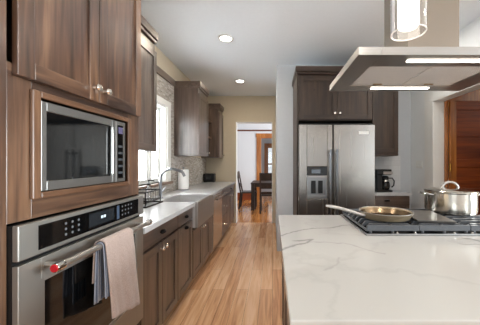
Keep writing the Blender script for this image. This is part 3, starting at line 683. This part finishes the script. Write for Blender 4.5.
bc = thing('base_cabinet', 'shallow dark base cabinet with a cup pull drawer under the coffee maker', 'cabinet', (1.57, 3.55, 0), 'dark cabinets on the refrigerator wall')
bx(1.270, 1.868, 3.42, 3.715, 0.1, 0.868).build('body', W['z'], bc)
bx(1.28, 1.86, 3.48, 3.715, 0, 0.1).build('toe_kick', W['x'], bc)
d = bx(1.274, 1.865, 3.40, 3.4195, 0.735, 0.862).build('drawer', W['x'], bc, bevel=0.002); cup_pull(d, 'B', 1.56, 3.40, 0.80)
for a, b_, k in ((1.274, 1.567, 1.54), (1.571, 1.865, 1.60)):
    d = shaker('B', 3.4195, a, b_, 0.108, 0.725).build('door', mats('B'), bc, bevel=0.002); knob(d, 'B', k, 3.3995, 0.68)
tag(bx(1.272, 1.885, 3.38, 3.711, 0.87, 0.91).build('countertop', QUARTZ, loc=(1.57, 3.54, 0.87), bevel=0.003), 'small white counter right of the refrigerator under the coffee maker', 'countertop')

cm = thing('coffee_maker', 'black drip coffee maker with glass carafe beside the refrigerator', 'coffee maker', (1.57, 3.54, 0.91))
bx(1.45, 1.665, 3.46, 3.63, 0.911, 0.938).build('base', BLACK, cm, bevel=0.006)
bx(1.45, 1.525, 3.465, 3.625, 0.938, 1.145).build('water_tank', BLACK, cm, bevel=0.008)
bx(1.45, 1.655, 3.462, 3.628, 1.145, 1.225).build('brew_head', BLACK, cm, bevel=0.01)
bx(1.535, 1.665, 3.4585, 3.4615, 1.155, 1.195).build('steel_band', SS['x'], cm, bevel=0.001)
cf = MB().lathe((1.597, 3.545, 0.9385), [(0.045, 0), (0.062, 0.02), (0.066, 0.06), (0.058, 0.10), (0.044, 0.14), (0.046, 0.155)], 32).build('carafe', plain('smoked_glass', (60, 58, 56), 0.03, trans=0.8, noise=0), cm, smooth=True)
MB().lathe((1.597, 3.545, 1.094), [(0.048, 0), (0.048, 0.02), (0.03, 0.035)], 24).build('carafe_lid', BLACK, cf, smooth=True)
MB().lathe((1.597, 3.545, 1.055), [(0.0565, 0), (0.051, 0.022)], 32, close=False).build('carafe_band', CHROME, cf, smooth=True)
MB().tube([(1.64, 3.53, 1.10), (1.685, 3.52, 1.10), (1.712, 3.515, 1.06), (1.705, 3.515, 1.0), (1.675, 3.52, 0.97)], 0.009, 10).build('carafe_handle', BLACK, cf, smooth=True)

sw = bx(RX-0.006, RX, 3.43, 3.58, 1.24, 1.345).build('light_switch', TRIM, loc=(RX, 3.505, 1.29), bevel=0.002)
tag(sw, 'white triple light switch plate on the wall beside the wood door', 'light switch')
for y in (3.455, 3.505, 3.555): bx(RX-0.010, RX-0.006, y-0.016, y+0.016, 1.265, 1.32).build('rocker', TRIM, sw, bevel=0.001)

# ------------------------------------------------------------------ island
IX0, IX1, IY0, IY1 = 0.045, 1.86, 0.648, 1.955
vein([(0.05, 1.40), (0.25, 1.56), (0.42, 1.60), (0.60, 1.66)], 0.011, 0.55)
vein([(0.04, 1.17), (0.10, 1.25), (0.17, 1.28), (0.20, 1.335), (0.12, 1.31)], 0.014, 0.6)
vein([(0.17, 1.28), (0.36, 1.27), (0.50, 1.13)], 0.008, 0.3)
vein([(1.02, 1.36), (1.09, 1.30), (1.17, 1.22), (1.30, 1.13)], 0.02, 0.5)
vein([(0.95, 1.27), (1.08, 1.235), (1.2, 1.28)], 0.012, 0.4)
vein([(0.2, 0.95), (0.27, 1.0), (0.29, 1.1)], 0.008, 0.22)
ISL = marble('veined_quartz', (190, 188, 184), (84, 83, 83), SEGS, 0.18)
m = bx(IX0, IX1, IY0, IY1, 0.87, 0.91)
it = m.build('island_countertop', ISL, bevel=0.004)
# a world-space origin keeps the veins where they are on the slab
tag(it, 'white grey veined quartz slab topping the kitchen island', 'countertop')
isl = thing('kitchen_island', 'dark wood island base beneath the veined white slab', 'kitchen island', (0.95, 1.3, 0))
bx(0.092, 1.82, 0.70, 1.90, 0.1, 0.868).build('body', W['z'], isl, bevel=0.001)
bx(0.14, 1.78, 0.76, 1.86, 0, 0.1).build('toe_kick', W['y'], isl)
for y0, y1 in ((0.70, 1.097), (1.103, 1.497), (1.503, 1.90)):
    mb = MB(); n = 0.0915; f = 0.072; r_ = 0.07
    mb.box(f, n, y0, y0+r_, 0.108, 0.862).box(f, n, y1-r_, y1, 0.108, 0.862); mb.m = 1
    mb.box(f, n, y0+r_, y1-r_, 0.108, 0.108+r_).box(f, n, y0+r_, y1-r_, 0.862-r_, 0.862); mb.m = 0; mb.box(f+0.009, n, y0+r_, y1-r_, 0.108+r_, 0.862-r_)
    mb.build('side_panel', mats('L'), isl, bevel=0.002)

ct = thing('cooktop', 'stainless gas cooktop with black cast iron grates set in the island', 'cooktop', (0.97, 1.66, 0.91))
cx0, cx1, cy0, cy1 = 0.522, 1.42, 1.395, 1.925
TRAYS = steel('tray_steel', (170, 170, 170), 0.3, 'x')
m = MB(); q = 0.012
m.box(cx0, cx1, cy0, cy0+q, 0.9105, 0.921).box(cx0, cx1, cy1-q, cy1, 0.9105, 0.921).box(cx0, cx0+q, cy0+q, cy1-q, 0.9105, 0.921).box(cx1-q, cx1, cy0+q, cy1-q, 0.9105, 0.921)
m.build('tray_rim', TRAYS, ct, bevel=0.003)
bx(cx0+q, cx1-q, cy0+q, cy1-q, 0.9105, 0.9198).build('tray', plain('dark_tray_enamel', (22, 22, 24), 0.25), ct)
for (x, y, r) in ((0.67, 1.53, 0.045), (0.67, 1.79, 0.055), (0.97, 1.66, 0.06), (1.27, 1.53, 0.045), (1.27, 1.79, 0.055)):
    b = MB().lathe((x, y, 0.9202), [(r, 0), (r, 0.008), (r*0.8, 0.012)], 28).build('burner', SS['z'], ct, smooth=True)
    MB().lathe((x, y, 0.9324), [(r*0.75, 0), (r*0.78, 0.006), (r*0.6, 0.010)], 28).build('burner_cap', IRON, b, smooth=True)
xs = [0.532, 0.826, 1.116, 1.41]
for i in range(3):
    a, b_ = xs[i]+0.002, xs[i+1]-0.002; m = MB(); y0, y1 = cy0+0.012, cy1-0.012; zt = 0.966
    m.box(a, b_, y0, y0+0.014, 0.934, zt).box(a, b_, y1-0.014, y1, 0.934, zt)
    m.box(a, a+0.010, y0+0.014, y1-0.014, 0.928, 0.940).box(b_-0.010, b_, y0+0.014, y1-0.014, 0.928, 0.940)
    mid = (a+b_)/2; m.box(mid-0.006, mid+0.006, y0+0.014, y1-0.014, 0.945, zt-0.001)
    nf = 7
    for k in range(nf):
        y = y0+0.05+k*(y1-y0-0.1)/(nf-1)
        for (xa, xb) in ((a+0.003, mid-0.006), (b_-0.003, mid+0.006)):
            s_ = 1 if xb > xa else -1; hw = 0.0085
            q = [(xa, 0.930), (xa+s_*0.028, zt-0.001), (xb, zt-0.001), (xb, 0.948), (xa+s_*0.04, 0.946), (xa+s_*0.014, 0.930)]
            n0 = len(m.v)
            m.v += [(px, y-hw, pz) for px, pz in q]+[(px, y+hw, pz) for px, pz in q]
            m.f += [[n0+j for j in range(6)], [n0+6+j for j in range(6)][::-1]]+[[n0+j, n0+(j+1) % 6, n0+6+(j+1) % 6, n0+6+j] for j in range(6)]; m.fm += [0]*8
    for x in (a+0.02, mid, b_-0.02):
        m.cyl((x, y0+0.007, 0.9202), (x, y0+0.007, 0.934), 0.008, seg=10); m.cyl((x, y1-0.007, 0.9202), (x, y1-0.007, 0.934), 0.008, seg=10)
    m.build('grate', IRON, ct, bevel=0.002)
for k, x in enumerate((0.70, 0.80, 1.02, 1.12, 1.22)):
    MB().lathe((x, 1.4025, 0.9202), [(0.006, 0), (0.0065, 0.008), (0.004, 0.010)], 14).build('stud', CHROME, ct, smooth=True)

# griddle plate, turned a little on the centre grate
gp = MB(); ang = math.radians(-10); gc = Vector((0.985, 1.62, 0.967)); R = Matrix.Rotation(ang, 3, 'Z')
def gq(hx, hy, z): return [tuple(gc+R @ Vector((sx*hx, sy*hy, z))) for sx, sy in ((-1, -1), (1, -1), (1, 1), (-1, 1))]
gp.hexa(gq(0.102, 0.167, 0.0005), gq(0.105, 0.17, 0.014))
g = gp.build('griddle_plate', GRIDDLE, loc=tuple(gc), bevel=0.003)
tag(g, 'flat grey griddle plate lying across the middle cooktop grate', 'griddle')

sk2 = thing('skillet', 'bronze nonstick skillet with long steel handle on the cooktop', 'skillet', (0.72, 1.60, 0.967))
c = (0.72, 1.60, 0.9665)
PANOUT = plain('bronze_outside', (150, 134, 110), 0.32, metal=0.35, noise=0.03); PANIN = steel('bronze_nonstick', (120, 102, 80), 0.26, 'x')
MB().lathe(c, [(0.0, 0.0), (0.128, 0.0), (0.140, 0.006), (0.153, 0.030), (0.158, 0.040), (0.162, 0.044), (0.162, 0.0455), (0.156, 0.0445), (0.150, 0.036)], 56, close=False).build('pan', PANOUT, sk2, smooth=True)
MB().lathe(c, [(0.1515, 0.0375), (0.146, 0.028), (0.134, 0.009), (0.124, 0.005), (0.0, 0.005)], 56, close=False).build('cooking_surface', PANIN, sk2, smooth=True)
MB().lathe(c, [(0.162, 0.0440), (0.1635, 0.0455), (0.1625, 0.0472), (0.158, 0.0468), (0.156, 0.0445)], 56, close=False).build('rim', CHROME, sk2, smooth=True)
m = MB(); hp = [(0.575, 1.560, 0.990), (0.545, 1.560, 0.996), (0.50, 1.563, 1.012), (0.43, 1.568, 1.032), (0.375, 1.573, 1.043), (0.336, 1.576, 1.049)]
m.tube(hp, [0.013, 0.012, 0.0095, 0.0105, 0.011, 0.007], 14); m.build('handle', SS['x'], sk2, smooth=True)

po = thing('stock_pot', 'wide stainless steel pot with lid on the right rear burner', 'pot', (1.278, 1.80, 0.967))
c = (1.278, 1.80, 0.9665); POTM = steel('pot_steel', (206, 200, 190), 0.14, 'z')
MB().lathe(c, [(0.0, 0.0), (0.148, 0.0), (0.154, 0.006), (0.154, 0.016), (0.157, 0.018), (0.157, 0.140), (0.162, 0.146), (0.162, 0.149)], 64, close=False).build('body', POTM, po, smooth=True)
ld = MB().lathe(c, [(0.162, 0.1495), (0.163, 0.154), (0.156, 0.158), (0.12, 0.167), (0.06, 0.172), (0.0, 0.174)], 64, close=False).build('lid', POTM, po, smooth=True)
pts = [(c[0]+0.05*math.cos(q), c[1]-0.01*math.cos(q), c[2]+0.168+0.045*math.sin(q)) for q in [PI*k/12 for k in range(13)]]
MB().tube(pts, 0.0085, 12).build('lid_handle', SS['x'], ld, smooth=True)
for s_ in (-1, 1):
    pts = [(c[0]+s_*0.155, c[1]-0.055, c[2]+0.128), (c[0]+s_*0.185, c[1]-0.05, c[2]+0.132), (c[0]+s_*0.197, c[1]-0.03, c[2]+0.135), (c[0]+s_*0.197, c[1]+0.03, c[2]+0.135), (c[0]+s_*0.185, c[1]+0.05, c[2]+0.132), (c[0]+s_*0.155, c[1]+0.055, c[2]+0.128)]
    MB().tube(pts, 0.007, 10).build('side_handle', CHROME, po, smooth=True)

# ------------------------------------------------------------------ hood and pendant
hd = thing('range_hood', 'large stainless island range hood with two lit strips underneath', 'range hood', (0.926, 1.58, 1.863))
hx0, hx1, hy0, hy1, hz0, hz1 = 0.433, 1.42, 1.262, 1.90, 1.863, 1.905
m = MB()
fx0, fx1, fy0, fy1 = 0.552, 1.262, 1.415, 1.775
m.box(hx0, fx0, hy0, hy1, hz0, hz1).box(fx1, hx1, hy0, hy1, hz0, hz1).box(fx0, fx1, hy0, fy0, hz0, hz1).box(fx0, fx1, fy1, hy1, hz0, hz1).box(fx0, fx1, fy0, fy1, hz0+0.03, hz1)
m.build('canopy', steel('hood_steel', (168, 166, 163), 0.34, 'x'), hd, bevel=0.002)
FILT = tiles('filter_mesh', [(206, 204, 202), (218, 216, 214)], ('x', 'y'), 0.012, 0.006, (170, 168, 166), 0.55)
for bn in [n for n in FILT.node_tree.nodes if n.type == 'BSDF_PRINCIPLED']: bn.inputs['Metallic'].default_value = 0.2
for a, b_ in ((fx0+0.003, 0.904), (0.910, fx1-0.003)):
    f_ = bx(a, b_, fy0+0.003, fy1-0.003, hz0+0.004, hz0+0.018).build('filter', FILT, hd, bevel=0.002)
    bx((a+b_)/2-0.03, (a+b_)/2+0.03, fy1-0.045, fy1-0.03, hz0-0.004, hz0+0.0035).build('latch', plain('dull_bronze', (140, 118, 92), 0.4, metal=0.6), f_, bevel=0.002)
for y in (1.335, 1.825):
    bx(0.72, 1.135, y-0.012, y+0.012, hz0-0.004, hz0-0.0005).build('light_strip', LEDM, hd)
bx(0.773, 1.07, 1.431, 1.73, hz1+0.0005, CZ-0.002).build('chimney', steel('chimney_steel', (150, 142, 132), 0.28, 'z'), hd, bevel=0.002)

pn = thing('pendant_lamp', 'clear glass cylinder pendant lamp hanging over the island', 'pendant lamp', (0.505, 0.93, 1.80))
px, py, pz = 0.505, 0.93, 1.80
MB().lathe((px, py, pz), [(0.0600, 0.30), (0.0600, 0.0), (0.0565, 0.0), (0.0565, 0.30)], 48, close=False).build('glass_shade', GLASS, pn, smooth=True)
MB().lathe((px, py, pz), [(0.0602, 0.003), (0.0602, -0.001), (0.0563, -0.001), (0.0563, 0.003)], 48, close=False).build('rim', plain('ground_glass_edge', (250, 248, 244), 0.6, trans=0.3, noise=0), pn, smooth=True)
MB().lathe((px, py, pz), [(0.0, 0.02), (0.03, 0.022), (0.036, 0.03), (0.036, 0.25), (0.03, 0.26)], 36).build('frosted_diffuser', BULB, pn, smooth=True)
MB().lathe((px, py, pz), [(0.061, 0.301), (0.061, 0.33), (0.02, 0.345), (0.008, 0.36)], 32).build('cap', NICKEL, pn, smooth=True)
MB().cyl((px, py, pz+0.26), (px, py, pz+0.31), 0.02).build('socket', NICKEL, pn, smooth=True)
MB().cyl((px, py, pz+0.355), (px, py, CZ-0.025), 0.005, seg=10).build('stem', NICKEL, pn)
MB().lathe((px, py, CZ-0.027), [(0.055, 0.0), (0.06, 0.012), (0.06, 0.026)], 32).build('ceiling_plate', NICKEL, pn, smooth=True)

for k, (x, y, lb) in enumerate(((-0.545, 2.92, 'round recessed ceiling light nearer the oven cabinet'), (-0.578, 4.45, 'round recessed ceiling light nearer the dining doorway'), (1.55, 2.72, 'unseen round recessed ceiling light added behind the range hood chimney'), (-0.45, 1.35, 'unseen round recessed ceiling light added between the wall oven and the island'), (0.95, 0.45, 'unseen round recessed ceiling light added over the near end of the island'), (2.3, 0.9, 'unseen round recessed ceiling light added beyond the far long side of the island'))):  # first pair is visible; the rest are unseen lights added to brighten the kitchen
    t_ = thing('recessed_light', lb, 'ceiling light', (x, y, CZ), 'recessed lights in the kitchen ceiling')
    MB().lathe((x, y, CZ), [(0.088, -0.0005), (0.088, -0.006), (0.068, -0.009), (0.064, -0.004), (0.064, -0.0005)], 40, close=False).build('trim_ring', TRIM, t_, smooth=True)
    MB().lathe((x, y, CZ), [(0.062, -0.001), (0.062, -0.004)], 40).build('lens', CAN, t_)
    l = area('recessed_lamp', (x, y, CZ-0.02), (0, 0, 0), 0.12, 0.12, (5, 5, 3.5, 7, 7, 7)[k], ((1.0, 0.84, 0.64) if k < 2 else (1.0, 0.95, 0.88)), 'DISK')

# ------------------------------------------------------------------ dining furniture
tb = thing('dining_table', 'dark wood dining table seen through the doorway', 'table', (0.1, 7.35, 0))
bx(-0.60, 0.9, 6.86, 7.85, 0.725, 0.76).build('table_top', DARKW, tb, bevel=0.004)
bx(-0.54, 0.84, 6.92, 7.79, 0.64, 0.7245).build('apron', DARKW, tb)
for x in (-0.59, 0.80):
    for y in (6.87, 7.75): bx(x, x+0.09, y, y+0.09, 0, 0.7245).build('leg', DARKW, tb, bevel=0.004)
SEAT = plain('dark_leather', (34, 26, 23), 0.4)
def chair(loc, rz, label, slats):
    t_ = bpy.data.objects.new('dining_chair', None); COL.objects.link(t_); t_.location = loc; t_.rotation_euler = (0, 0, rz)
    OFF[t_.name] = Vector((0, 0, 0)); tag(t_, label, 'chair', 'dark dining chairs at the table')
    # local: seat centre at origin, faces +y (back at -y)
    bx(-0.22, 0.22, -0.20, 0.22, 0.44, 0.485).build('seat', SEAT, t_, bevel=0.015)
    for sx in (-1, 1):
        x = sx*0.195
        bx(x-0.02, x+0.02, 0.17, 0.21, 0, 0.4395).build('leg', DARKW, t_, bevel=0.003)
        m = MB(); m.hexa([(x-0.02, -0.29, 0), (x+0.02, -0.29, 0), (x+0.02, -0.25, 0), (x-0.02, -0.25, 0)], [(x-0.02, -0.245, 0.46), (x+0.02, -0.245, 0.46), (x+0.02, -0.203, 0.46), (x-0.02, -0.203, 0.46)])
        m.hexa([(x-0.02, -0.245, 0.46), (x+0.02, -0.245, 0.46), (x+0.02, -0.203, 0.46), (x-0.02, -0.203, 0.46)], [(x-0.02, -0.345, 1.06), (x+0.02, -0.345, 1.06), (x+0.02, -0.315, 1.06), (x-0.02, -0.315, 1.06)])
        m.build('back_post', DARKW, t_, bevel=0.003)
    m = MB()
    for z0, z1 in slats:
        def yy(z): return -0.225-0.105*(z-0.46)/0.6
        m.hexa([(-0.174, yy(z0)-0.01, z0), (0.174, yy(z0)-0.01, z0), (0.174, yy(z0)+0.01, z0), (-0.174, yy(z0)+0.01, z0)], [(-0.174, yy(z1)-0.01, z1), (0.174, yy(z1)-0.01, z1), (0.174, yy(z1)+0.01, z1), (-0.174, yy(z1)+0.01, z1)])
    m.build('back_slats', DARKW, t_, bevel=0.002)
    return t_
chair((-0.68, 7.3, 0), -PI/2, 'dark wood dining chair in profile at the end of the table', [(0.86, 1.05), (0.62, 0.72)])
chair((-0.12, 6.72, 0), 0.0, 'dark slatted dining chair with its back to the kitchen', [(0.85, 1.05), (0.64, 0.74), (0.50, 0.56)])
